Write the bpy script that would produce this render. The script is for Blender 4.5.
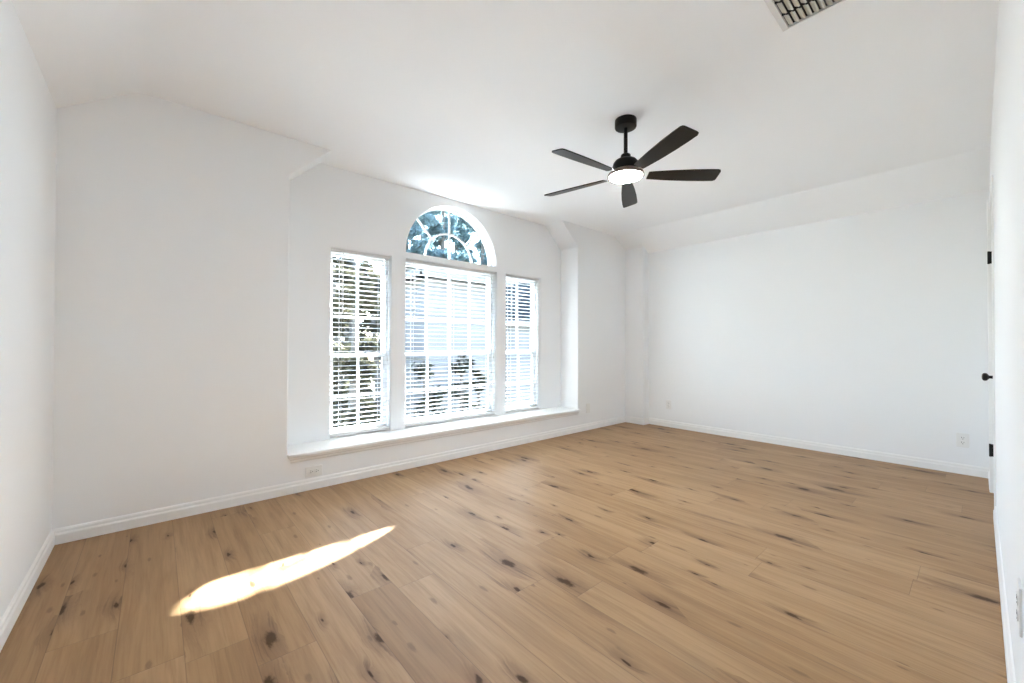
import bpy, bmesh, math, random
from mathutils import Vector, Matrix

# ------------------------------------------------------------------ camera, sky, sun, exposure
SC = bpy.context.scene
COL = SC.collection
for o in list(bpy.data.objects):
    bpy.data.objects.remove(o, do_unlink=True)

cam_data = bpy.data.cameras.new('camera')
cam_data.sensor_width = 36.0
cam_data.lens = 407.321 / 1024 * 36.0
cam_data.clip_start = 0.01
cam_data.clip_end = 400
cam = bpy.data.objects.new('camera', cam_data)
COL.objects.link(cam)
_a, _b, _r = math.radians(48.8654), math.radians(0.5197), math.radians(0.0985)
_fw = Vector((math.cos(_a) * math.cos(_b), math.sin(_a) * math.cos(_b), math.sin(_b)))
_rt = Vector((math.sin(_a), -math.cos(_a), 0))
_up = _rt.cross(_fw)
_rt, _up = _rt * math.cos(_r) + _up * math.sin(_r), _up * math.cos(_r) - _rt * math.sin(_r)
cam.matrix_world = Matrix(((_rt.x, _up.x, -_fw.x, 0), (_rt.y, _up.y, -_fw.y, 0), (_rt.z, _up.z, -_fw.z, 1.07), (0, 0, 0, 1)))
SC.camera = cam

SKY_STRENGTH = 2.0
SUN_STRENGTH = 82.0
LAMP_STRENGTH = 168.0
SC.view_settings.view_transform = 'Standard'
SC.view_settings.look = 'None'
SC.view_settings.gamma = 1.0
SC.view_settings.use_curve_mapping = False
SC.view_settings.exposure = 0.42

SUN_DIR = Vector((0.808, 0.653, 1.0)).normalized()      # towards the sun
world = bpy.data.worlds.new('sky')
SC.world = world
world.use_nodes = True
wn = world.node_tree.nodes
wn.clear()
w_out = wn.new('ShaderNodeOutputWorld')
w_bg = wn.new('ShaderNodeBackground')
w_sky = wn.new('ShaderNodeTexSky')
w_sky.sky_type = 'NISHITA'
w_sky.sun_disc = False
w_sky.sun_elevation = math.asin(SUN_DIR.z)
w_sky.sun_rotation = math.atan2(SUN_DIR.x, SUN_DIR.y)
w_sky.air_density = 1.0
w_sky.dust_density = 1.0
w_sky.ozone_density = 1.0
w_bg.inputs['Strength'].default_value = SKY_STRENGTH
world.node_tree.links.new(w_sky.outputs[0], w_bg.inputs[0])
world.node_tree.links.new(w_bg.outputs[0], w_out.inputs[0])

sun_data = bpy.data.lights.new('sun', 'SUN')
sun_data.energy = SUN_STRENGTH
sun_data.angle = math.radians(1.1)
sun_data.color = (0.955, 0.985, 1.0)
sun = bpy.data.objects.new('sun', sun_data)
COL.objects.link(sun)
sun.location = SUN_DIR * 30
sun.rotation_euler = SUN_DIR.to_track_quat('Z', 'Y').to_euler()

cy = SC.cycles
cy.max_bounces = 20
cy.diffuse_bounces = 16
cy.glossy_bounces = 4
cy.transmission_bounces = 6
cy.transparent_max_bounces = 24
cy.sample_clamp_indirect = 25.0
cy.caustics_reflective = False
cy.caustics_refractive = False
cy.use_denoising = True

# ------------------------------------------------------------------ measurements (metres)
XL, XF = -0.4126, 5.082          # left wall, far wall
YW, YB = 3.257, -0.067           # window wall, door wall
YR = 3.545                       # back of the window bay
ZC = 2.5625                      # flat ceiling
BX0, BX1 = 0.716, 3.928          # bay
YO = 3.685                       # outside face
SILL = 0.285
WZ = 1.89                        # head of the rectangular windows
SPRING = 1.947                   # spring line of the arch
ACX, AR = 2.317, 0.553
WIN = [(1.090, 1.628), (1.764, 2.872), (3.001, 3.566)]
random.seed(7)

# ------------------------------------------------------------------ materials
def new_mat(name):
    m = bpy.data.materials.new(name)
    m.use_nodes = True
    nt = m.node_tree
    return m, nt, nt.nodes['Principled BSDF']

def N(nt, kind, **kw):
    n = nt.nodes.new(kind)
    for k, v in kw.items():
        setattr(n, k, v)
    return n

def plain(name, col, rough=0.5, metal=0.0, bump=0.0, bscale=200.0, vary=0.0, spec=0.5):
    m, nt, p = new_mat(name)
    p.inputs['Base Color'].default_value = (*col, 1)
    p.inputs['Roughness'].default_value = rough
    p.inputs['Metallic'].default_value = metal
    p.inputs['Specular IOR Level'].default_value = spec
    tc = N(nt, 'ShaderNodeTexCoord')
    nz = N(nt, 'ShaderNodeTexNoise')
    nz.inputs['Scale'].default_value = bscale
    nz.inputs['Detail'].default_value = 3
    nt.links.new(tc.outputs['Object'], nz.inputs['Vector'])
    if vary:
        mx = N(nt, 'ShaderNodeMix', data_type='RGBA')
        mx.inputs['A'].default_value = (*[c * (1 - vary) for c in col], 1)
        mx.inputs['B'].default_value = (*[min(1, c * (1 + vary)) for c in col], 1)
        nt.links.new(nz.outputs['Fac'], mx.inputs['Factor'])
        nt.links.new(mx.outputs['Result'], p.inputs['Base Color'])
    if bump:
        b = N(nt, 'ShaderNodeBump')
        b.inputs['Strength'].default_value = bump
        b.inputs['Distance'].default_value = 0.001
        nt.links.new(nz.outputs['Fac'], b.inputs['Height'])
        nt.links.new(b.outputs['Normal'], p.inputs['Normal'])
    return m

M = {}
M['wall'] = plain('painted_wall', (0.882, 0.897, 0.911), 0.75, bump=0.25, bscale=160, spec=0.25)
M['ceil'] = plain('painted_ceiling', (0.912, 0.924, 0.936), 0.9, bump=0.4, bscale=120, spec=0.2)
M['trim'] = plain('white_trim', (0.88, 0.885, 0.885), 0.4)
M['vinyl'] = plain('white_vinyl', (0.87, 0.875, 0.875), 0.35)
M['blind'] = plain('white_blind', (0.73, 0.73, 0.725), 0.45)
M['plate'] = plain('white_plastic', (0.84, 0.84, 0.83), 0.3)
M['slot'] = plain('dark_slot', (0.02, 0.02, 0.02), 0.6)
M['black'] = plain('black_metal', (0.008, 0.008, 0.0075), 0.38, spec=0.25)
M['blade'] = plain('espresso_blade', (0.013, 0.011, 0.008), 0.36, bump=0.1, bscale=40, spec=0.35)
M['iron'] = plain('bronze_lamp_glow', (0.16, 0.105, 0.085), 0.4, metal=0.3)  # bronze lightened so the brackets carry the lamp's glow in their colour
M['ventw'] = plain('vent_enamel', (0.70, 0.70, 0.69), 0.6)
M['louver'] = plain('louver_enamel', (0.62, 0.60, 0.53), 0.45)
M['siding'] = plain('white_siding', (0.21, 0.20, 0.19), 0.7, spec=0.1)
M['shingle'] = plain('grey_shingle', (0.020, 0.025, 0.029), 0.95, bscale=9, vary=0.5, spec=0.0)
M['bark'] = plain('bark', (0.10, 0.085, 0.07), 0.9, bscale=14, vary=0.5)
M['grass'] = plain('dry_grass', (0.105, 0.10, 0.075), 0.95, bscale=3.0, vary=0.5)

def leaf_mat(name, c1, c2):
    m = bpy.data.materials.new(name)
    m.use_nodes = True
    nt = m.node_tree
    nt.nodes.clear()
    out = N(nt, 'ShaderNodeOutputMaterial')
    tc = N(nt, 'ShaderNodeTexCoord')
    nz = N(nt, 'ShaderNodeTexNoise')
    nz.inputs['Scale'].default_value = 2.6
    nz.inputs['Detail'].default_value = 5
    cr = N(nt, 'ShaderNodeValToRGB')
    cr.color_ramp.elements[0].position = 0.35
    cr.color_ramp.elements[1].position = 0.65
    cr.color_ramp.elements[0].color = (*c1, 1)
    cr.color_ramp.elements[1].color = (*c2, 1)
    d = N(nt, 'ShaderNodeBsdfDiffuse')
    t = N(nt, 'ShaderNodeBsdfTranslucent')
    mx = N(nt, 'ShaderNodeMixShader')
    mx.inputs[0].default_value = 0.4
    L = nt.links.new
    L(tc.outputs['Object'], nz.inputs['Vector'])
    L(nz.outputs['Fac'], cr.inputs['Fac'])
    L(cr.outputs['Color'], d.inputs['Color'])
    L(cr.outputs['Color'], t.inputs['Color'])
    L(d.outputs[0], mx.inputs[1])
    L(t.outputs[0], mx.inputs[2])
    L(mx.outputs[0], out.inputs['Surface'])
    return m

M['leaf_olive'] = leaf_mat('olive_leaf', (0.034, 0.034, 0.022), (0.115, 0.105, 0.066))
M['leaf_teal'] = leaf_mat('haze_tinted_leaf', (0.10, 0.155, 0.162), (0.24, 0.33, 0.34))  # blue haze over the far foliage is mixed into the leaf colour
M['leaf_dark'] = leaf_mat('dark_leaf', (0.020, 0.023, 0.015), (0.060, 0.063, 0.042))

def glass_mat():
    m = bpy.data.materials.new('window_glass')
    m.use_nodes = True
    nt = m.node_tree
    nt.nodes.clear()
    out = N(nt, 'ShaderNodeOutputMaterial')
    tr = N(nt, 'ShaderNodeBsdfTransparent')
    tr.inputs['Color'].default_value = (0.93, 0.96, 0.965, 1)
    gl = N(nt, 'ShaderNodeBsdfGlossy')
    gl.inputs['Roughness'].default_value = 0.02
    fr = N(nt, 'ShaderNodeFresnel')
    fr.inputs['IOR'].default_value = 1.35
    mx = N(nt, 'ShaderNodeMixShader')
    L = nt.links.new
    geo = N(nt, 'ShaderNodeNewGeometry')
    front = N(nt, 'ShaderNodeMath', operation='SUBTRACT')
    front.inputs[0].default_value = 1.0
    L(geo.outputs['Backfacing'], front.inputs[1])
    both = N(nt, 'ShaderNodeMath', operation='MULTIPLY')
    L(fr.outputs[0], both.inputs[0])
    L(front.outputs[0], both.inputs[1])
    L(both.outputs[0], mx.inputs[0])
    L(tr.outputs[0], mx.inputs[1])
    L(gl.outputs[0], mx.inputs[2])
    L(mx.outputs[0], out.inputs['Surface'])
    return m
M['glass'] = glass_mat()

def lamp_mat():
    m, nt, p = new_mat('lit_diffuser')
    p.inputs['Base Color'].default_value = (0.9, 0.88, 0.84, 1)
    p.inputs['Emission Color'].default_value = (0.88, 0.955, 1.0, 1)
    p.inputs['Emission Strength'].default_value = LAMP_STRENGTH
    return m
M['lamp'] = lamp_mat()

def floor_mat():
    m, nt, p = new_mat('oak_planks')
    L = nt.links.new
    def math_(op, a, b=None, c=None):
        n = N(nt, 'ShaderNodeMath', operation=op)
        for i, v in enumerate((a, b, c)):
            if v is None:
                continue
            if isinstance(v, (int, float)):
                n.inputs[i].default_value = v
            else:
                L(v, n.inputs[i])
        return n.outputs[0]
    def comb(x, y, z=0.0):
        n = N(nt, 'ShaderNodeCombineXYZ')
        for i, v in enumerate((x, y, z)):
            if isinstance(v, (int, float)):
                n.inputs[i].default_value = v
            else:
                L(v, n.inputs[i])
        return n.outputs[0]
    def noise(vec, scale, detail=4, rough=0.55, dist=0.0):
        n = N(nt, 'ShaderNodeTexNoise')
        n.inputs['Scale'].default_value = scale
        n.inputs['Detail'].default_value = detail
        n.inputs['Roughness'].default_value = rough
        n.inputs['Distortion'].default_value = dist
        L(vec, n.inputs['Vector'])
        return n.outputs['Fac']
    def white(vec):
        n = N(nt, 'ShaderNodeTexWhiteNoise', noise_dimensions='3D')
        L(vec, n.inputs['Vector'])
        return n
    def ramp(fac, stops):
        n = N(nt, 'ShaderNodeValToRGB')
        el = n.color_ramp.elements
        while len(el) > 1:
            el.remove(el[-1])
        el[0].position, el[0].color = stops[0][0], (*stops[0][1], 1)
        for q, c in stops[1:]:
            e = el.new(q)
            e.color = (*c, 1)
        L(fac, n.inputs['Fac'])
        return n.outputs['Color']
    def mixc(fac, a, b, mode='MIX'):
        n = N(nt, 'ShaderNodeMix', data_type='RGBA', blend_type=mode)
        for s, v in (('Factor', fac), ('A', a), ('B', b)):
            if isinstance(v, (int, float)):
                n.inputs[s].default_value = v
            elif isinstance(v, tuple):
                n.inputs[s].default_value = (*v, 1)
            else:
                L(v, n.inputs[s])
        return n.outputs['Result']
    def smooth(v, lo, hi, a=0.0, b=1.0):
        n = N(nt, 'ShaderNodeMapRange', interpolation_type='SMOOTHSTEP')
        L(v, n.inputs['Value'])
        for s, q in (('From Min', lo), ('From Max', hi), ('To Min', a), ('To Max', b)):
            n.inputs[s].default_value = q
        return n.outputs['Result']
    tc = N(nt, 'ShaderNodeTexCoord')
    sep = N(nt, 'ShaderNodeSeparateXYZ')
    L(tc.outputs['Object'], sep.inputs[0])
    X, Y = sep.outputs[0], sep.outputs[1]
    W, LEN = 0.1817, 1.52
    px = math_('DIVIDE', math_('ADD', X, 5 * W - 0.808), W)
    i = math_('FLOOR', px)
    fx = math_('FRACT', px)
    r1 = white(comb(i, 3.7, 1.3)).outputs['Value']
    py = math_('ADD', math_('DIVIDE', Y, LEN), math_('MULTIPLY', r1, 7.31))
    j = math_('FLOOR', py)
    fy = math_('FRACT', py)
    wn_ = white(comb(i, j, 5.1))
    rv = wn_.outputs['Value']
    rc = N(nt, 'ShaderNodeSeparateColor')
    L(wn_.outputs['Color'], rc.inputs[0])
    rr, rg, rb = rc.outputs
    # knots: elongated cells, most of them gated off
    offs = math_('MULTIPLY', rr, 40.0)
    wob = noise(comb(math_('MULTIPLY', X, 14), math_('MULTIPLY', Y, 6), offs), 1.0, 2)
    kx = math_('ADD', math_('MULTIPLY', X, 5.6), math_('MULTIPLY', math_('SUBTRACT', wob, 0.5), 0.30))
    ky = math_('ADD', math_('ADD', math_('MULTIPLY', Y, 2.0), offs), math_('MULTIPLY', math_('SUBTRACT', wob, 0.5), 0.12))
    vo = N(nt, 'ShaderNodeTexVoronoi', voronoi_dimensions='2D', feature='F1')
    vo.inputs['Scale'].default_value = 1.0
    vo.inputs['Randomness'].default_value = 1.0
    L(comb(kx, ky), vo.inputs['Vector'])
    vcol = N(nt, 'ShaderNodeSeparateColor')
    L(vo.outputs['Color'], vcol.inputs[0])
    gate = math_('GREATER_THAN', vcol.outputs[0], 0.28)
    ksize = math_('ADD', math_('MULTIPLY', math_('POWER', vcol.outputs[1], 2.0), 0.105), 0.026)
    edge = noise(comb(math_('MULTIPLY', X, 70), math_('MULTIPLY', Y, 34), offs), 1.0, 3, 0.6)
    kd = math_('ADD', math_('DIVIDE', vo.outputs['Distance'], ksize), math_('MULTIPLY', math_('SUBTRACT', edge, 0.5), 1.3))
    kcore = math_('MULTIPLY', smooth(kd, 0.45, 1.15, 1.0, 0.0), gate)
    khalo = math_('MULTIPLY', smooth(kd, 0.6, 4.8, 1.0, 0.0), gate)
    # small pin knots
    vp = N(nt, 'ShaderNodeTexVoronoi', voronoi_dimensions='2D', feature='F1')
    vp.inputs['Scale'].default_value = 1.0
    L(comb(math_('MULTIPLY', X, 10.0), math_('ADD', math_('MULTIPLY', Y, 3.2), math_('MULTIPLY', offs, 1.7))), vp.inputs['Vector'])
    vpc = N(nt, 'ShaderNodeSeparateColor')
    L(vp.outputs['Color'], vpc.inputs[0])
    pd = math_('ADD', math_('DIVIDE', vp.outputs['Distance'], math_('ADD', math_('MULTIPLY', vpc.outputs[1], 0.07), 0.035)), math_('MULTIPLY', math_('SUBTRACT', edge, 0.5), 1.2))
    pin = math_('MULTIPLY', smooth(pd, 0.4, 1.4, 1.0, 0.0), math_('GREATER_THAN', vpc.outputs[0], 0.66))
    # grain
    gx = math_('ADD', X, math_('MULTIPLY', khalo, 0.02))
    g_fine = noise(comb(math_('MULTIPLY', gx, 120), math_('MULTIPLY', Y, 4.0), offs), 1.0, 5, 0.6)
    g_mid = noise(comb(math_('MULTIPLY', gx, 26), math_('MULTIPLY', Y, 1.5), offs), 1.0, 5, 0.6, 0.8)
    g_big = noise(comb(math_('MULTIPLY', gx, 7), math_('MULTIPLY', Y, 0.9), offs), 1.0, 3, 0.5, 0.6)
    streak = noise(comb(math_('MULTIPLY', gx, 60), math_('MULTIPLY', Y, 2.6), math_('ADD', offs, 9.0)), 1.0, 4, 0.6)
    base = ramp(rv, [(0.0, (0.333, 0.193, 0.089)), (0.3, (0.369, 0.217, 0.102)), (0.75, (0.398, 0.240, 0.117)), (1.0, (0.424, 0.261, 0.132))])
    c = mixc(smooth(g_mid, 0.34, 0.66, 0.0, 0.42), base, (0.216, 0.116, 0.050))
    c = mixc(smooth(g_big, 0.42, 0.7, 0.0, 0.40), c, (0.439, 0.276, 0.141))
    c = mixc(smooth(g_fine, 0.42, 0.72, 0.0, 0.22), c, (0.175, 0.091, 0.039))
    c = mixc(math_('MULTIPLY', smooth(streak, 0.48, 0.72, 0.0, 1.0), math_('ADD', math_('MULTIPLY', khalo, 0.9), 0.16)), c, (0.099, 0.049, 0.021))
    c = mixc(math_('MULTIPLY', khalo, 0.55), c, (0.152, 0.073, 0.031))
    c = mixc(math_('MULTIPLY', pin, 0.50), c, (0.115, 0.058, 0.026))
    c = mixc(math_('MULTIPLY', kcore, 0.88), c, (0.052, 0.026, 0.012))
    ex = math_('MULTIPLY', math_('MINIMUM', fx, math_('SUBTRACT', 1.0, fx)), W)
    ey = math_('MULTIPLY', math_('MINIMUM', fy, math_('SUBTRACT', 1.0, fy)), LEN)
    e = math_('MINIMUM', ex, ey)
    seam = smooth(e, 0.0004, 0.0022, 1.0, 0.0)
    c = mixc(math_('MULTIPLY', seam, 0.42), c, (0.10, 0.06, 0.035))
    L(c, p.inputs['Base Color'])
    rgh = math_('ADD', math_('MULTIPLY', g_mid, 0.14), 0.38)
    L(rgh, p.inputs['Roughness'])
    L(math_('MULTIPLY', math_('SUBTRACT', 1.0, math_('MULTIPLY', kcore, 0.7)), 0.32), p.inputs['Specular IOR Level'])
    b = N(nt, 'ShaderNodeBump')
    b.inputs['Strength'].default_value = 0.35
    b.inputs['Distance'].default_value = 0.0012
    hgt = math_('SUBTRACT', math_('MULTIPLY', g_fine, 0.35), seam)
    L(hgt, b.inputs['Height'])
    L(b.outputs['Normal'], p.inputs['Normal'])
    return m
M['floor'] = floor_mat()

# ------------------------------------------------------------------ mesh helpers
def link_bm(name, bm, mat, parent=None, smooth=False, origin=None):
    me = bpy.data.meshes.new(name)
    if origin is not None:
        bmesh.ops.translate(bm, verts=bm.verts, vec=-Vector(origin))
    bmesh.ops.recalc_face_normals(bm, faces=bm.faces)
    bm.to_mesh(me)
    bm.free()
    me.materials.append(mat)
    if smooth:
        for f in me.polygons:
            f.use_smooth = True
        me.set_sharp_from_angle(angle=math.radians(35))
    o = bpy.data.objects.new(name, me)
    COL.objects.link(o)
    if origin is not None:
        o.location = origin
    if parent is not None:
        o.parent = parent
    return o

def box(bm, x0, x1, y0, y1, z0, z1, bevel=0.0, seg=2):
    v = [bm.verts.new((x, y, z)) for z in (z0, z1) for y in (y0, y1) for x in (x0, x1)]
    fs = [bm.faces.new([v[k] for k in q]) for q in ((0, 2, 3, 1), (4, 5, 7, 6), (0, 1, 5, 4), (2, 6, 7, 3), (0, 4, 6, 2), (1, 3, 7, 5))]
    if bevel:
        es = {e for f in fs for e in f.edges}
        bmesh.ops.bevel(bm, geom=list(es), offset=bevel, segments=seg, affect='EDGES', profile=0.5)
    return v

def prism(bm, loop, fn):
    """loop of 2-D points swept between fn(p, 0) and fn(p, 1)"""
    a = [bm.verts.new(fn(p, 0)) for p in loop]
    b = [bm.verts.new(fn(p, 1)) for p in loop]
    n = len(loop)
    bm.faces.new(a)
    bm.faces.new(b[::-1])
    for k in range(n):
        bm.faces.new((a[k], b[k], b[(k + 1) % n], a[(k + 1) % n]))

def strip(bm, inner, outer, fn, closed=False):
    """a band between two matching open or closed loops, given depth by fn(p, 0/1)"""
    ia = [bm.verts.new(fn(p, 0)) for p in inner]
    oa = [bm.verts.new(fn(p, 0)) for p in outer]
    ib = [bm.verts.new(fn(p, 1)) for p in inner]
    ob = [bm.verts.new(fn(p, 1)) for p in outer]
    n = len(inner)
    for k in range(n if closed else n - 1):
        q = (k + 1) % n
        bm.faces.new((ia[k], ia[q], oa[q], oa[k]))
        bm.faces.new((ib[k], ob[k], ob[q], ib[q]))
        bm.faces.new((ia[k], ib[k], ib[q], ia[q]))
        bm.faces.new((oa[k], oa[q], ob[q], ob[k]))
    if not closed:
        for k in (0, n - 1):
            bm.faces.new((ia[k], oa[k], ob[k], ib[k]))

def lathe(bm, prof, seg=40, mat=Matrix()):
    """prof: list of (r, h) revolved about local Z, then moved by mat"""
    rings = []
    for r, h in prof:
        if r < 1e-6:
            rings.append([bm.verts.new(mat @ Vector((0, 0, h)))])
        else:
            rings.append([bm.verts.new(mat @ Vector((r * math.cos(2 * math.pi * k / seg), r * math.sin(2 * math.pi * k / seg), h))) for k in range(seg)])
    for a, b in zip(rings, rings[1:]):
        for k in range(seg):
            q = (k + 1) % seg
            if len(a) == 1 and len(b) == 1:
                continue
            if len(a) == 1:
                bm.faces.new((a[0], b[k], b[q]))
            elif len(b) == 1:
                bm.faces.new((a[k], a[q], b[0]))
            else:
                bm.faces.new((a[k], a[q], b[q], b[k]))
    for ring in (rings[0], rings[-1]):
        if len(ring) > 1:
            bm.faces.new(ring)

def tube(bm, p0, p1, r0, r1=None, seg=8):
    p0, p1 = Vector(p0), Vector(p1)
    r1 = r0 if r1 is None else r1
    d = p1 - p0
    m = Matrix.Translation(p0) @ d.to_track_quat('Z', 'Y').to_matrix().to_4x4()
    lathe(bm, [(r0, 0), (r1, d.length)], seg, m)

def poly_slab(name, outer, holes, fn, mat, depth):
    """a slab with holes: a filled 2-D curve turned into a mesh; fn maps (x, y, z) of the curve's frame to the room"""
    cu = bpy.data.curves.new(name + '_outline', 'CURVE')
    cu.dimensions = '2D'
    cu.fill_mode = 'BOTH'
    cu.extrude = depth / 2
    for lp in [outer] + holes:
        sp = cu.splines.new('POLY')
        sp.points.add(len(lp) - 1)
        for pt_, q in zip(sp.points, lp):
            pt_.co = (q[0], q[1], 0, 1)
        sp.use_cyclic_u = True
    tmp = bpy.data.objects.new(name + '_outline', cu)
    COL.objects.link(tmp)
    dg = bpy.context.evaluated_depsgraph_get()
    me = bpy.data.meshes.new_from_object(tmp.evaluated_get(dg))
    bpy.data.objects.remove(tmp, do_unlink=True)
    bpy.data.curves.remove(cu)
    bm = bmesh.new()
    bm.from_mesh(me)
    bpy.data.meshes.remove(me)
    bmesh.ops.remove_doubles(bm, verts=bm.verts, dist=1e-5)
    for v in bm.verts:
        v.co = fn(v.co.x, v.co.y, v.co.z + depth / 2)
    return link_bm(name, bm, mat)

def empty(name, loc=(0, 0, 0), parent=None):
    o = bpy.data.objects.new(name, None)
    o.empty_display_size = 0.05
    COL.objects.link(o)
    o.location = loc
    if parent is not None:
        o.parent = parent
    return o

def tag(o, label, cat, group=None, kind=None):
    o['label'] = label
    o['category'] = cat
    if group:
        o['group'] = group
    if kind:
        o['kind'] = kind
    return o

def struct(o, label, cat):
    return tag(o, label, cat, kind='structure')

def arc(cx, cz, r, a0, a1, n):
    return [(cx + r * math.cos(math.radians(a0 + (a1 - a0) * k / n)), cz + r * math.sin(math.radians(a0 + (a1 - a0) * k / n))) for k in range(n + 1)]

# ------------------------------------------------------------------ room shell
bm = bmesh.new()
box(bm, XL - 0.25, XF + 0.25, YB - 0.35, YW + 0.28, -0.15, 0.0)
struct(link_bm('floor', bm, M['floor']), 'light oak plank floor with dark knots running towards the window wall', 'floor')

# ceiling: flat in the middle, sloped down to the left wall and to the far wall
sl = (ZC - 2.340) / (-0.090 - XL)
sf = (ZC - 2.335) / (XF - 4.693)
prof = [(XL - 0.2, 2.340 - 0.2 * sl), *[(-0.09 + 0.04 * t, ZC + sl * 0.04 * (-(1 - t) ** 2) / 4) for t in [-1 + k / 5 for k in range(11)]], (4.685, ZC), (4.70, ZC - 0.004), (XF + 0.2, 2.335 - 0.2 * sf), (XF + 0.2, 2.95), (XL - 0.2, 2.95)]
bm = bmesh.new()
prism(bm, prof, lambda p, t: (p[0], (YB - 0.3, YR + 0.12)[t], p[1]))
struct(link_bm('ceiling', bm, M['ceil']), 'white ceiling, flat with sloped ends over the left and far walls', 'ceiling')

bm = bmesh.new()
box(bm, XL - 0.15, XL, YB - 0.3, YW + 0.25, -0.1, 2.7)
struct(link_bm('wall_left', bm, M['wall']), 'plain white wall at the left edge', 'wall')
bm = bmesh.new()
box(bm, XF, XF + 0.15, YB - 0.3, YW + 0.25, -0.1, 2.7)
struct(link_bm('wall_far', bm, M['wall']), 'plain white far wall under the sloped ceiling', 'wall')
bm = bmesh.new()
box(bm, 4.951, XF + 0.02, 2.974, YW + 0.05, -0.1, 2.7, bevel=0.006)
struct(link_bm('wall_column', bm, M['wall']), 'white boxed out corner between window wall and far wall', 'wall')

# window wall: front layer with the chamfered bay, back layer with the openings
cs = (ZC - 2.292) / 0.288
ztop = ZC + 0.06
dx = (ztop - 2.292) / cs
bay = [(BX0, 0.258), (BX1, 0.258), (BX1, 2.292), (BX1 - dx, ztop), (BX0 + dx, ztop), (BX0, 2.292)]
outer = [(XL - 0.15, -0.1), (XF + 0.15, -0.1), (XF + 0.15, 2.9), (XL - 0.15, 2.9)]
o = poly_slab('wall_window', outer, [bay], lambda x, y, z: (x, YW + z, y), M['wall'], YR - YW)
bv = o.modifiers.new('rounded_corners', 'BEVEL')
bv.width = 0.007
bv.segments = 2
bv.limit_method = 'ANGLE'
struct(o, 'long white wall around the window bay with clipped upper corners', 'wall')
holes = []
for k, (a, b) in enumerate(WIN):
    holes.append([(a, 0.25), (b, 0.25), (b, WZ), (a, WZ)])
holes.append([(ACX - AR, SPRING), (ACX + AR, SPRING)] + arc(ACX, SPRING, AR, 0, 180, 48)[1:-1])
o = poly_slab('wall_bay', [(BX0 - 0.1, -0.1), (BX1 + 0.1, -0.1), (BX1 + 0.1, 2.9), (BX0 - 0.1, 2.9)], holes, lambda x, y, z: (x, YR + z, y), M['wall'], YO - YR)
struct(o, 'white wall at the back of the bay holding the windows', 'wall')

# door wall
DX0, DX1, DZ = 3.985, 4.592, 2.065
o = poly_slab('wall_door', [(XL - 0.15, -0.1), (DX0, -0.1), (DX0, DZ), (DX1, DZ), (DX1, -0.1), (XF + 0.15, -0.1), (XF + 0.15, 2.9), (XL - 0.15, 2.9)], [],
              lambda x, y, z: (x, YB - 0.12 + z, y), M['wall'], 0.12)
struct(o, 'white wall at the right edge beside the door', 'wall')

# ------------------------------------------------------------------ baseboards
BT = 0.0125
bprof = [(0, 0), (BT, 0), (BT, 0.050), (BT * 0.8, 0.056), (BT * 0.62, 0.060), (BT * 0.62, 0.072), (BT * 0.35, 0.080), (0, 0.083)]
def baseboard(name, p0, p1, n, label, th=1.0):
    """along p0-p1 on the wall, standing out along n"""
    bm = bmesh.new()
    prism(bm, bprof, lambda q, t: (((p0, p1)[t][0] + n[0] * q[0] * th), ((p0, p1)[t][1] + n[1] * q[0] * th), q[1]))
    return struct(link_bm(name, bm, M['trim']), label, 'baseboard')
baseboard('baseboard_left', (XL, YB - 0.05), (XL, YW), (1, 0), 'white baseboard along the left wall')
baseboard('baseboard_window', (XL, YW), (4.951, YW), (0, -1), 'long white baseboard under the windows')
bm = bmesh.new()
prism(bm, bprof, lambda q, t: (4.951 - q[0], (2.974 - q[0], YW)[t], q[1]))
prism(bm, bprof, lambda q, t: ((4.951 - q[0], XF)[t], 2.974 - q[0], q[1]))
struct(link_bm('baseboard_column', bm, M['trim']), 'short white baseboard wrapped round the boxed out corner', 'baseboard')
baseboard('baseboard_far', (XF, YB), (XF, 2.974), (-1, 0), 'white baseboard along the far wall')
baseboard('baseboard_right', (XL, YB), (3.918, YB), (0, 1), 'white baseboard along the right wall up to the door')
baseboard('baseboard_corner', (4.68, YB), (XF, YB), (0, 1), 'short white baseboard between the door and the far corner', th=1.6)

# ------------------------------------------------------------------ window sill
bm = bmesh.new()
box(bm, BX0 - 0.004, BX1 + 0.004, YW - 0.032, YR + 0.14, 0.258, SILL, bevel=0.007, seg=3)
sill = struct(link_bm('trim_1', bm, M['trim'], smooth=True), 'deep white window sill board along the bay', 'window sill')
bm = bmesh.new()
mp = [(0, 0.218), (0.007, 0.219), (0.012, 0.226), (0.014, 0.240), (0.022, 0.250), (0.022, 0.258), (0, 0.258)]
prism(bm, mp, lambda q, t: ((BX0 + 0.004 + (0.022 - q[0]) * 0.9, BX1 - 0.004)[t], YW - q[0], q[1]))
link_bm('apron', bm, M['trim'], parent=sill)

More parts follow.
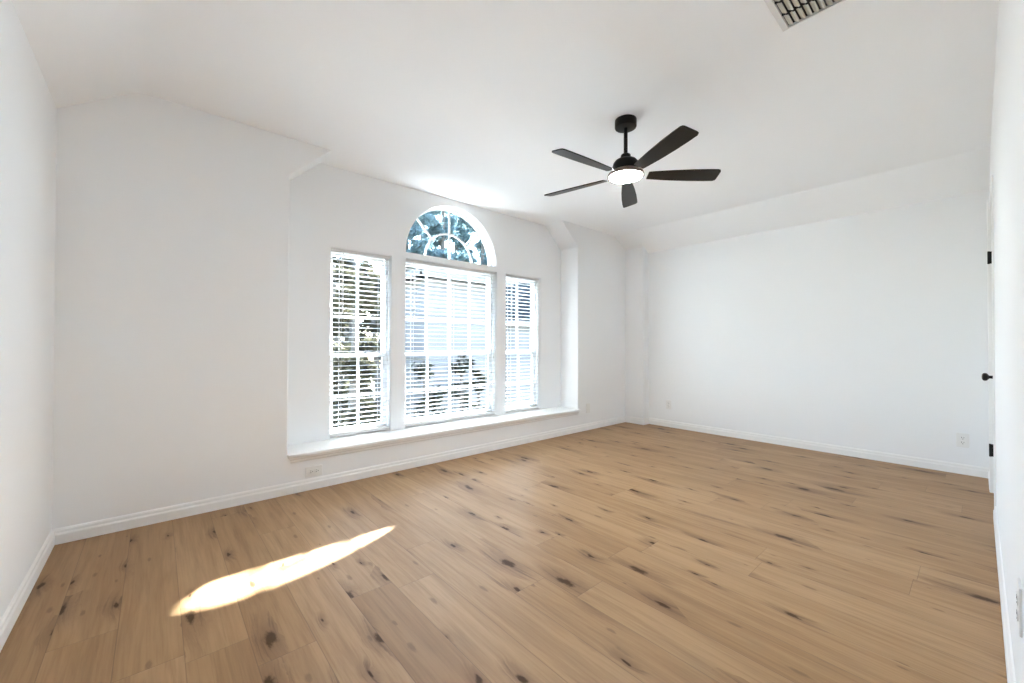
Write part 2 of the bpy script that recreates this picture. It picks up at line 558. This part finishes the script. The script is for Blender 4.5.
# ------------------------------------------------------------------ windows
GY = 3.660
def window(n, a, b, cols, label):
    z0, z1 = SILL, WZ
    root = struct(empty('window_%d' % n, ((a + b) / 2, GY, z0)), label, 'window')
    root_loc = Vector(root.location)
    def part(name, bm, mat, parent=root):
        o = link_bm(name, bm, mat, smooth=False)
        o.parent = parent
        o.matrix_parent_inverse = Matrix.Translation(-root_loc)
        return o
    fw_ = 0.026
    bm = bmesh.new()
    lo = [(a, z0), (b, z0), (b, z1), (a, z1)]
    li = [(a + fw_, z0 + fw_), (b - fw_, z0 + fw_), (b - fw_, z1 - fw_), (a + fw_, z1 - fw_)]
    strip(bm, li, lo, lambda p, t: (p[0], (GY - 0.030, YO)[t], p[1]), True)
    part('frame', bm, M['vinyl'])
    zm = 0.978
    def sash(name, s0, s1, y0, y1, rail_lo, rail_hi, zmun):
        st = 0.024
        x0, x1 = a + fw_, b - fw_
        bm = bmesh.new()
        lo = [(x0, s0), (x1, s0), (x1, s1), (x0, s1)]
        li = [(x0 + st, s0 + rail_lo), (x1 - st, s0 + rail_lo), (x1 - st, s1 - rail_hi), (x0 + st, s1 - rail_hi)]
        strip(bm, li, lo, lambda p, t: (p[0], (y0, y1)[t], p[1]), True)
        s = part(name, bm, M['vinyl'])
        bm = bmesh.new()
        ym = (y0 + y1) / 2
        box(bm, x0 + st, x1 - st, ym - 0.002, ym + 0.002, s0 + rail_lo, s1 - rail_hi)
        g = link_bm('glass', bm, M['glass'], parent=s)
        bm = bmesh.new()
        for k in range(1, cols):
            xm = x0 + (x1 - x0) * k / cols
            box(bm, xm - 0.009, xm + 0.009, ym - 0.009, ym + 0.009, s0 + rail_lo, s1 - rail_hi)
        box(bm, x0 + st, x1 - st, ym - 0.0088, ym + 0.0088, zmun - 0.009, zmun + 0.009)
        link_bm('grille', bm, M['vinyl'], parent=s)
    sash('lower_sash', z0 + fw_, zm + 0.018, GY - 0.026, GY - 0.002, 0.045, 0.036, 0.622)
    sash('upper_sash', zm - 0.018, z1 - fw_, GY - 0.001, GY + 0.023, 0.036, 0.026, 1.318)
    bm = bmesh.new()
    lathe(bm, [(0.0, 0.0), (0.012, 0.0), (0.012, 0.006), (0.004, 0.010), (0.0, 0.010)], 16, Matrix.Translation(((a + b) / 2, GY - 0.014, zm + 0.018)))
    box(bm, (a + b) / 2 - 0.025, (a + b) / 2 + 0.012, GY - 0.022, GY - 0.008, zm + 0.026, zm + 0.031)
    part('sash_lock', bm, M['vinyl'])
    return root
window(1, *WIN[0], 2, 'narrow double hung window on the left of the bay')
window(2, *WIN[1], 4, 'wide double hung window in the middle under the arch')
window(3, *WIN[2], 2, 'narrow double hung window on the right of the bay')

# arched window
aw = struct(empty('window_4', (ACX, GY, SPRING)), 'half round arched window with sunburst grille above the middle window', 'window')
def apart(name, bm, mat):
    o = link_bm(name, bm, mat)
    o.parent = aw
    o.matrix_parent_inverse = Matrix.Translation(-Vector(aw.location))
    return o
af = 0.018
bm = bmesh.new()
fo = arc(ACX, SPRING, AR, 0, 180, 48)
fi = arc(ACX, SPRING, AR - af, 0, 180, 48)
strip(bm, fi, fo, lambda p, t: (p[0], (GY - 0.02, YO)[t], p[1]))
box(bm, ACX - AR, ACX + AR, GY - 0.02, YO, SPRING - 0.002, SPRING + 0.018)
apart('frame', bm, M['vinyl'])
bm = bmesh.new()
ri = AR - af + 0.003
prism(bm, [(ACX - ri, SPRING + 0.015), (ACX + ri, SPRING + 0.015)] + arc(ACX, SPRING, ri, 3, 177, 44), lambda p, t: (p[0], (GY - 0.002, GY + 0.002)[t], p[1]))
apart('glass', bm, M['glass'])
bm = bmesh.new()
strip(bm, arc(ACX, SPRING, 0.277, 0, 180, 36), arc(ACX, SPRING, 0.295, 0, 180, 36), lambda p, t: (p[0], (GY - 0.009, GY + 0.009)[t], p[1]))
for ang, r0 in ((45, 0.286), (90, 0.0), (135, 0.286)):
    ca, sa = math.cos(math.radians(ang)), math.sin(math.radians(ang))
    q = [(ACX + ca * r + s * sa * 0.009, SPRING + sa * r - s * ca * 0.009) for r, s in ((r0, -1), (AR - 0.02, -1), (AR - 0.02, 1), (r0, 1))]
    prism(bm, q, lambda p, t: (p[0], (GY - 0.0085, GY + 0.0085)[t], p[1]))
apart('grille', bm, M['vinyl'])

# ------------------------------------------------------------------ blinds
def blind(a, b, label):
    a, b = a + 0.006, b - 0.006
    yc = 3.598
    root = tag(empty('window_blind', ((a + b) / 2, yc, WZ)), label, 'window blind', 'white slatted blinds in the bay')
    inv = Matrix.Translation(-Vector(root.location))
    def part(name, bm, mat, smooth=False):
        o = link_bm(name, bm, mat, smooth=smooth)
        o.parent = root
        o.matrix_parent_inverse = inv
        return o
    bm = bmesh.new()
    box(bm, a, b, yc - 0.028, yc + 0.028, WZ - 0.024, WZ - 0.001, bevel=0.003)
    part('head_rail', bm, M['blind'])
    bm = bmesh.new()
    box(bm, a, b, yc - 0.026, yc + 0.026, 0.293, 0.322, bevel=0.006)
    part('bottom_rail', bm, M['blind'])
    pitch = 0.0415
    zs = []
    z = WZ - 0.046
    while z > 0.335:
        zs.append(z)
        z -= pitch
    bm = bmesh.new()
    pr = [(-0.025, 0.0), (-0.012, 0.0016), (0.0, 0.0022), (0.012, 0.0016), (0.025, 0.0), (0.025, -0.0028), (0.012, -0.0012), (0.0, -0.0006), (-0.012, -0.0012), (-0.025, -0.0028)]
    for z in zs:
        prism(bm, pr, lambda q, t: ((a + 0.002, b - 0.002)[t], yc + q[0], z + q[1]))
    part('slats', bm, M['blind'])
    bm = bmesh.new()
    nc = 2 if b - a < 0.7 else 3
    for k in range(nc):
        xc = a + 0.09 + (b - a - 0.18) * k / (nc - 1)
        for yy in (yc - 0.0275, yc + 0.0275):
            tube(bm, (xc, yy, 0.32), (xc, yy, WZ - 0.03), 0.0011, seg=5)
    part('ladder_cords', bm, M['blind'])
    bm = bmesh.new()
    xw = a + 0.10
    tube(bm, (xw, yc - 0.036, WZ - 0.03), (xw, yc - 0.036, 1.36), 0.0042, seg=8)
    tube(bm, (xw, yc - 0.036, 1.37), (xw, yc - 0.036, 1.335), 0.0058, 0.0064, seg=8)
    tube(bm, (xw, yc - 0.026, WZ - 0.025), (xw, yc - 0.036, WZ - 0.032), 0.003, seg=6)
    part('tilt_wand', bm, M['blind'], True)
    bm = bmesh.new()
    xc = b - 0.03
    for dx_ in (0, 0.006):
        tube(bm, (xc + dx_, yc - 0.033, WZ - 0.03), (xc + dx_, yc - 0.033, 0.95), 0.0012, seg=5)
    lathe(bm, [(0.0, 0), (0.007, 0.003), (0.005, 0.03), (0.0, 0.034)], 12, Matrix.Translation((xc + 0.003, yc - 0.033, 0.92)))
    part('lift_cord', bm, M['blind'], True)
    return root
blind(*WIN[0], 'open white slatted blind in the narrow left window, trees behind it')
blind(*WIN[1], 'wide open white slatted blind in the middle window below the arch')
blind(*WIN[2], 'open white slatted blind in the narrow right window, dark roof behind it')

# ------------------------------------------------------------------ door
door = struct(empty('door_1', ((DX0 + DX1) / 2, YB, 0)), 'white door with black knob and hinges near the far right corner', 'door')
dinv = Matrix.Translation(-Vector(door.location))
def dpart(name, bm, mat, smooth=False, parent=None):
    o = link_bm(name, bm, mat, smooth=smooth)
    o.parent = parent or door
    o.matrix_parent_inverse = dinv
    return o
DF = YB - 0.010                         # face of the door leaf
bm = bmesh.new()
box(bm, DX0 + 0.006, DX1 - 0.006, DF - 0.035, DF - 0.006, 0.008, DZ - 0.006)
xm = (DX0 + DX1) / 2
for (x0, x1) in ((DX0 + 0.006, DX0 + 0.105), (DX1 - 0.105, DX1 - 0.006)):
    box(bm, x0, x1, DF - 0.030, DF, 0.008, DZ - 0.006)
for (z0, z1) in ((0.008, 0.22), (0.92, 1.06), (DZ - 0.12, DZ - 0.006)):
    box(bm, DX0 + 0.105, DX1 - 0.105, DF - 0.030, DF, z0, z1)
for (z0, z1) in ((0.26, 0.88), (1.10, DZ - 0.16)):
    box(bm, DX0 + 0.145, DX1 - 0.145, DF - 0.030, DF - 0.001, z0, z1, bevel=0.006)
dpart('leaf', bm, M['trim'])
bm = bmesh.new()
for (x0, x1, yf) in ((DX0 - 0.066, DX0, YB + 0.008), (DX1, DX1 + 0.088, YB + 0.019)):
    box(bm, x0, x1, YB - 0.004, yf, 0, DZ + 0.075, bevel=0.003)
box(bm, DX0, DX1, YB - 0.004, YB + 0.0075, DZ, DZ + 0.075, bevel=0.003)
dpart('casing', bm, M['trim'])
bm = bmesh.new()
box(bm, DX0, DX0 + 0.005, DF - 0.05, YB - 0.002, 0, DZ)
box(bm, DX1 - 0.005, DX1, DF - 0.05, YB - 0.002, 0, DZ)
box(bm, DX0, DX1, DF - 0.05, YB - 0.002, DZ - 0.005, DZ)
dpart('jamb', bm, M['trim'])
for zc_ in (1.716, 0.311):
    bm = bmesh.new()
    box(bm, DX1 - 0.012, DX1 - 0.002, YB - 0.004, YB + 0.012, zc_ - 0.044, zc_ + 0.044)
    tube(bm, (DX1 - 0.008, YB + 0.014, zc_ - 0.046), (DX1 - 0.008, YB + 0.014, zc_ + 0.046), 0.0065, seg=12)
    dpart('hinge', bm, M['black'])
bm = bmesh.new()
km = Matrix.Translation((DX0 + 0.060, DF, 0.870)) @ Matrix.Rotation(-math.pi / 2, 4, 'X')
lathe(bm, [(0, 0), (0.024, 0), (0.024, 0.006), (0.014, 0.012), (0.0095, 0.018), (0.0095, 0.032), (0.016, 0.036), (0.0235, 0.042), (0.0255, 0.050), (0.0235, 0.058), (0.015, 0.063), (0, 0.0645)], 32, km)
dpart('knob', bm, M['black'], True)

# ------------------------------------------------------------------ ceiling fan
HX, HY = 2.332, 1.529
fan = tag(empty('ceiling_fan', (HX, HY, ZC)), 'black five blade ceiling fan with a lit round lamp hanging from the ceiling', 'ceiling fan')
finv = Matrix.Translation(-Vector(fan.location))
def fpart(name, bm, mat, smooth=True, parent=None):
    o = link_bm(name, bm, mat, smooth=smooth)
    o.parent = parent or fan
    o.matrix_parent_inverse = finv
    return o
T = Matrix.Translation((HX, HY, 0))
bm = bmesh.new()
lathe(bm, [(0, ZC), (0.069, ZC), (0.070, ZC - 0.004), (0.070, ZC - 0.046), (0.067, ZC - 0.052), (0.060, ZC - 0.054), (0.016, ZC - 0.055), (0, ZC - 0.055)], 48, T)
fpart('canopy', bm, M['black'])
bm = bmesh.new()
lathe(bm, [(0, ZC - 0.045), (0.0125, ZC - 0.045), (0.0125, 2.31), (0, 2.31)], 20, T)
fpart('downrod', bm, M['black'])
bm = bmesh.new()
lathe(bm, [(0, 2.334), (0.026, 2.334), (0.031, 2.329), (0.033, 2.314), (0.034, 2.304), (0.050, 2.300), (0.068, 2.291), (0.080, 2.276), (0.084, 2.258), (0.084, 2.228), (0.078, 2.219), (0, 2.219)], 56, T)
fpart('motor_housing', bm, M['black'])
bm = bmesh.new()
lathe(bm, [(0, 2.220), (0.084, 2.220), (0.098, 2.216), (0.111, 2.208), (0.1165, 2.198), (0.1175, 2.186), (0.1165, 2.185), (0.1075, 2.185), (0.1075, 2.189), (0, 2.189)], 56, T)
fpart('light_ring', bm, M['iron'])
bm = bmesh.new()
lathe(bm, [(0, 2.191), (0.1065, 2.191), (0.1065, 2.187), (0.102, 2.182), (0.090, 2.178), (0.06, 2.175), (0.03, 2.1735), (0, 2.173)], 56, T)
dif = fpart('diffuser', bm, M['lamp'])

def blade_outline():
    # (radius, half position) : -1 side leads clockwise, +1 side counter-clockwise
    lo = [(0.145, -0.034), (0.20, -0.040), (0.30, -0.049), (0.42, -0.0555), (0.53, -0.0575), (0.585, -0.0565), (0.600, -0.051), (0.606, -0.040)]
    hi = [(0.609, 0.038), (0.605, 0.050), (0.592, 0.0565), (0.53, 0.0575), (0.42, 0.0555), (0.30, 0.049), (0.20, 0.040), (0.145, 0.034)]
    return lo + hi
for k in range(5):
    th = math.radians(30 + 72 * k)
    BM = Matrix.Translation((HX, HY, 2.194)) @ Matrix.Rotation(th, 4, 'Z') @ Matrix.Rotation(math.radians(-13.9), 4, 'X')
    bm = bmesh.new()
    prism(bm, blade_outline(), lambda p, t: BM @ Vector((p[0], p[1], (-0.0035, 0.0035)[t])))
    bl = fpart('blade', bm, M['blade'], smooth=False)
    bm = bmesh.new()
    q = [(0.070, -0.022), (0.120, -0.020), (0.160, -0.030), (0.205, -0.027), (0.215, 0.0), (0.205, 0.027), (0.160, 0.030), (0.120, 0.020), (0.070, 0.022)]
    prism(bm, q, lambda p, t: BM @ Vector((p[0], p[1], (-0.0075, -0.0036)[t])))
    fpart('blade_bracket', bm, M['iron'], smooth=False, parent=bl)
    for sx, sy in ((0.168, -0.017), (0.168, 0.017), (0.196, 0.0)):
        bm = bmesh.new()
        lathe(bm, [(0, -0.0098), (0.0035, -0.0095), (0.0048, -0.0074), (0, -0.0074)], 12, BM @ Matrix.Translation((sx, sy, 0)))
        fpart('screw', bm, M['black'], parent=bl)

# ------------------------------------------------------------------ ceiling vent
VX0, VX1, VY0, VY1 = 1.886, 2.234, 0.254, 0.602
vent = tag(empty('ceiling_vent', ((VX0 + VX1) / 2, (VY0 + VY1) / 2, ZC)), 'square off white air vent with slanted louvers in the ceiling', 'air vent')
vinv = Matrix.Translation(-Vector(vent.location))
def vpart(name, bm, mat):
    o = link_bm(name, bm, mat)
    o.parent = vent
    o.matrix_parent_inverse = vinv
    return o
bm = bmesh.new()
fo = [(VX0, VY0), (VX1, VY0), (VX1, VY1), (VX0, VY1)]
e_ = 0.029
fi = [(VX0 + e_, VY0 + e_), (VX1 - e_, VY0 + e_), (VX1 - e_, VY1 - e_), (VX0 + e_, VY1 - e_)]
for (ra, rb, za, zb) in ((0.0, 0.012, ZC, ZC - 0.006), (0.012, e_, ZC - 0.006, ZC - 0.014)):
    fa = [(VX0 + ra, VY0 + ra), (VX1 - ra, VY0 + ra), (VX1 - ra, VY1 - ra), (VX0 + ra, VY1 - ra)]
    fb = [(VX0 + rb, VY0 + rb), (VX1 - rb, VY0 + rb), (VX1 - rb, VY1 - rb), (VX0 + rb, VY1 - rb)]
    va = [bm.verts.new((p[0], p[1], za)) for p in fa]
    vb = [bm.verts.new((p[0], p[1], zb)) for p in fb]
    vc = [bm.verts.new((p[0], p[1], ZC)) for p in fb]
    for q in range(4):
        w = (q + 1) % 4
        bm.faces.new((va[q], va[w], vb[w], vb[q]))
        bm.faces.new((vb[q], vb[w], vc[w], vc[q]))
vpart('frame', bm, M['ventw'])
bm = bmesh.new()
box(bm, VX0 + e_, VX1 - e_, VY0 + e_, VY1 - e_, ZC - 0.0015, ZC + 0.002)
vpart('duct_shade_plate', bm, M['slot'])  # flat black plate paints the dark of the duct; the ceiling has no hole
ix0, ix1, iy0, iy1 = VX0 + e_, VX1 - e_, VY0 + e_, VY1 - e_
bank = (ix1 - ix0) / 3
bm = bmesh.new()
for k in (1, 2):
    box(bm, ix0 + bank * k - 0.004, ix0 + bank * k + 0.004, iy0, iy1, ZC - 0.010, ZC - 0.001)
vpart('divider_bars', bm, M['slot'])
for k in range(3):
    bm = bmesh.new()
    nl = 12
    for q in range(nl):
        y = iy0 + (iy1 - iy0) * (q + 0.5) / nl
        pr = [(y - 0.011, ZC - 0.0135), (y - 0.006, ZC - 0.014), (y + 0.009, ZC - 0.004), (y + 0.0085, ZC - 0.002), (y - 0.0065, ZC - 0.012), (y - 0.011, ZC - 0.012)]
        prism(bm, pr, lambda p, t: ((ix0 + bank * k + 0.008, ix0 + bank * (k + 1) - 0.008)[t], p[0], p[1]))
    vpart('louvers', bm, M['louver'])

# ------------------------------------------------------------------ outlets and wall plates
def outlet(name, mat4, label, kind='duplex', group='white wall outlets'):
    """mat4: local X along the wall, local Y up the plate, local Z out of the wall"""
    root = tag(empty(name), label, 'wall plate' if kind == 'blank' else 'outlet', group)
    root.matrix_world = mat4
    def part(nm, bm, mat, parent=root):
        o = link_bm(nm, bm, mat)
        o.parent = parent
        return o
    bm = bmesh.new()
    box(bm, -0.037, 0.037, -0.059, 0.059, 0, 0.0055, bevel=0.002)
    part('plate', bm, M['plate'])
    if kind == 'blank':
        for s in (-1, 1):
            bm = bmesh.new()
            lathe(bm, [(0, 0.0052), (0.0032, 0.0052), (0.0030, 0.0064), (0, 0.0068)], 12, Matrix.Translation((0, s * 0.042, 0)))
            part('screw', bm, M['plate'])
        return root
    bm = bmesh.new()
    lathe(bm, [(0, 0.0052), (0.0032, 0.0052), (0.0030, 0.0064), (0, 0.0068)], 12)
    part('screw', bm, M['plate'])
    for s in (-1, 1):
        bm = bmesh.new()
        c = s * 0.0195
        lp = arc(0, c, 0.0172, -52, 52, 8) + arc(0, c, 0.0172, 128, 232, 8)
        prism(bm, lp, lambda p, t: (p[0], p[1], (0.004, 0.0075)[t]))
        r_ = part('receptacle', bm, M['plate'])
        bm = bmesh.new()
        box(bm, -0.0078, -0.0052, c - 0.002, c + 0.008, 0.007, 0.0079)
        box(bm, 0.0052, 0.0078, c - 0.001, c + 0.007, 0.007, 0.0079)
        lathe(bm, [(0, 0.007), (0.0028, 0.007), (0.0028, 0.0079), (0, 0.0079)], 10, Matrix.Translation((0, c - 0.0095, 0)))
        part('slots', bm, M['slot'], r_)
    return root
def on_wall(p, xdir, ydir):
    x, y = Vector(xdir), Vector(ydir)
    z = x.cross(y)
    return Matrix(((x.x, y.x, z.x, p[0]), (x.y, y.y, z.y, p[1]), (x.z, y.z, z.z, p[2]), (0, 0, 0, 1)))
outlet('electrical_outlet', on_wall((0.889, YW, 0.132), (0, 0, 1), (-1, 0, 0)), 'white outlet mounted sideways under the left end of the sill')
outlet('wall_plate', on_wall((4.125, YW, 0.275), (1, 0, 0), (0, 0, 1)), 'plain white blank plate on the wall right of the window bay', 'blank', group=None)
outlet('electrical_outlet', on_wall((XF, 2.682, 0.292), (0, -1, 0), (0, 0, 1)), 'white outlet on the far wall near the boxed out corner')
outlet('electrical_outlet', on_wall((XF, 0.090, 0.283), (0, -1, 0), (0, 0, 1)), 'white outlet on the far wall beside the door')
outlet('electrical_outlet', on_wall((1.625, YB, 0.42), (-1, 0, 0), (0, 0, 1)), 'white outlet low on the right wall at the picture edge')

# ------------------------------------------------------------------ outside
bm = bmesh.new()
box(bm, -40, 60, YO + 0.02, 70, -3.3, -3.0)
struct(link_bm('lawn', bm, M['grass']), 'dry grass yard outside the windows', 'yard')

def house(name, x0, x1, y0, y1, zb, eave, label, roof, windows=()):
    root = tag(empty(name, ((x0 + x1) / 2, (y0 + y1) / 2, zb)), label, 'house')
    inv = Matrix.Translation(-Vector(root.location))
    def part(nm, bm, mat, parent=root):
        o = link_bm(nm, bm, mat)
        o.parent = parent
        o.matrix_parent_inverse = inv
        return o
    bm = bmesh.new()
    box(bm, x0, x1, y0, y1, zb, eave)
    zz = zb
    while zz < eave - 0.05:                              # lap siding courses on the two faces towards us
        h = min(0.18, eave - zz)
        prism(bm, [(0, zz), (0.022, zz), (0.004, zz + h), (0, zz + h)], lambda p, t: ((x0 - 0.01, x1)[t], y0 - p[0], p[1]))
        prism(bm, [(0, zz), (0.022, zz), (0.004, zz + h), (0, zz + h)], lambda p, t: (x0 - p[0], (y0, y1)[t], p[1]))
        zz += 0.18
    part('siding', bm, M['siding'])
    bm = bmesh.new()
    ov = 0.35
    a, b, c, d = x0 - ov, x1 + ov, y0 - ov, y1 + ov
    e = [bm.verts.new(v) for v in ((a, c, eave), (b, c, eave), (b, d, eave), (a, d, eave))]
    u = [bm.verts.new((v.co.x, v.co.y, eave + 0.14)) for v in e]
    run, rise = roof
    r0 = bm.verts.new((a + run, (c + d) / 2, eave + rise))
    r1 = bm.verts.new((b - run, (c + d) / 2, eave + rise))
    bm.faces.new(e)
    for q in range(4):
        bm.faces.new((e[q], e[(q + 1) % 4], u[(q + 1) % 4], u[q]))
    bm.faces.new((u[0], u[1], r1, r0))
    bm.faces.new((u[2], u[3], r0, r1))
    bm.faces.new((u[1], u[2], r1))
    bm.faces.new((u[3], u[0], r0))
    part('roof', bm, M['shingle'])
    bm = bmesh.new()
    for p0, p1 in (((a, c), (b, c)), ((a, d), (a, c))):
        box(bm, min(p0[0], p1[0]) - 0.02, max(p0[0], p1[0]) + 0.02, min(p0[1], p1[1]) - 0.02, max(p0[1], p1[1]) + 0.02, eave - 0.02, eave + 0.15)
    part('fascia', bm, M['siding'])
    return root
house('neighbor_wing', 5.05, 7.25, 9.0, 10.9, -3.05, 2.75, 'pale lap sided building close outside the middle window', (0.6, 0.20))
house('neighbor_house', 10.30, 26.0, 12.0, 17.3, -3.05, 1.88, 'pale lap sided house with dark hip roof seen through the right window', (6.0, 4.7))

def tree(x, y, h, spread, z0, leafmat, nleaf, lsize, label, group, crown_lo=0.25, seed=0, name='tree', cat='tree'):
    rnd = random.Random(seed)
    base = Vector((x, y, -3.02))
    root = tag(empty(name, base), label, cat, group)
    inv = Matrix.Translation(-base)
    bm = bmesh.new()
    tips = []
    top = base + Vector((rnd.uniform(-.3, .3), rnd.uniform(-.3, .3), h * 0.8))
    r0 = 0.018 * h + 0.02
    mid = base.lerp(top, 0.5) + Vector((rnd.uniform(-.15, .15), rnd.uniform(-.15, .15), 0))
    tube(bm, base - Vector((0, 0, 0.1)), mid, r0, r0 * 0.65, 8)
    tube(bm, mid, top, r0 * 0.65, r0 * 0.2, 8)
    for k in range(int(14 + spread * 5)):
        f = rnd.uniform(crown_lo, 0.98)
        s = base.lerp(mid, f * 2) if f < 0.5 else mid.lerp(top, f * 2 - 1)
        ang = rnd.uniform(0, 2 * math.pi)
        ln = spread * rnd.uniform(0.5, 1.0) * (1.15 - 0.6 * f)
        t1 = s + Vector((math.cos(ang) * ln, math.sin(ang) * ln, ln * rnd.uniform(0.15, 0.8)))
        tube(bm, s, t1, r0 * 0.25, r0 * 0.07, 5)
        for q in range(5):
            g = rnd.uniform(0.35, 1.0)
            p = s.lerp(t1, g)
            a2 = rnd.uniform(0, 2 * math.pi)
            l2 = ln * rnd.uniform(0.15, 0.45)
            t2 = p + Vector((math.cos(a2) * l2, math.sin(a2) * l2, l2 * rnd.uniform(-0.3, 0.9)))
            tube(bm, p, t2, r0 * 0.08, r0 * 0.03, 4)
            tips.append((p, t2))
    o = link_bm('trunk', bm, M['bark'])
    o.parent = root
    o.matrix_parent_inverse = inv
    bm = bmesh.new()
    for k in range(nleaf):
        p, t2 = rnd.choice(tips)
        c = p.lerp(t2, rnd.uniform(0.2, 1.15)) + Vector((rnd.gauss(0, 1), rnd.gauss(0, 1), rnd.gauss(0, 1))) * spread * 0.055
        s = lsize * rnd.uniform(0.6, 1.3)
        R = Matrix.Rotation(rnd.uniform(0, 6.28), 3, 'Z') @ Matrix.Rotation(rnd.uniform(-1.2, 1.2), 3, 'X') @ Matrix.Rotation(rnd.uniform(0, 6.28), 3, 'Z')
        vs = [bm.verts.new(c + R @ Vector(v)) for v in ((0, -s, 0), (s * 0.42, 0, s * 0.12), (0, s, 0), (-s * 0.42, 0, s * 0.12))]
        bm.faces.new((vs[0], vs[1], vs[2]))
        bm.faces.new((vs[0], vs[2], vs[3]))
    o = link_bm('foliage', bm, M[leafmat])
    o.parent = root
    o.matrix_parent_inverse = inv
    return root
LT, LG = 'leafy olive green tree outside behind the left window', 'trees behind the left window'
for k, (x, y, h, s) in enumerate([(2.35, 6.9, 6.8, 0.95), (3.15, 9.3, 7.4, 1.15), (3.3, 12.4, 10.2, 1.6), (5.6, 16.2, 12.4, 2.1), (7.4, 21.0, 14.5, 2.3), (4.05, 9.6, 6.9, 0.6)]):
    tree(x, y, h, s, 0, 'leaf_olive', 8500, 0.045 + 0.0035 * y, LT, LG, 0.22, 20 + k)
AT, AG = 'tall haze tinted green tree outside beyond the arched window', 'trees beyond the arched window'
for k, (x, y, h, s) in enumerate([(10.3, 20.8, 16.0, 2.5), (13.4, 21.6, 16.8, 2.6), (16.6, 22.6, 16.2, 2.6), (19.6, 23.9, 16.6, 2.5), (15.3, 28.6, 19.0, 3.0), (19.8, 29.6, 19.5, 3.1), (24.4, 30.6, 19.0, 3.0)]):
    tree(x, y, h, s, 0, 'leaf_teal', 13000, 0.10 + 0.0026 * y, AT, AG, 0.24, 50 + k)
ST, SG = 'dark leafy small tree growing in front of the pale building', 'small trees by the pale building'
for k, (x, y, h, s) in enumerate([(4.35, 7.6, 4.7, 0.62), (5.35, 7.95, 4.9, 0.5), (6.2, 8.1, 4.4, 0.42)]):
    tree(x, y, h, s, 0, 'leaf_dark', 1100, 0.075, ST, SG, 0.5, 80 + k)
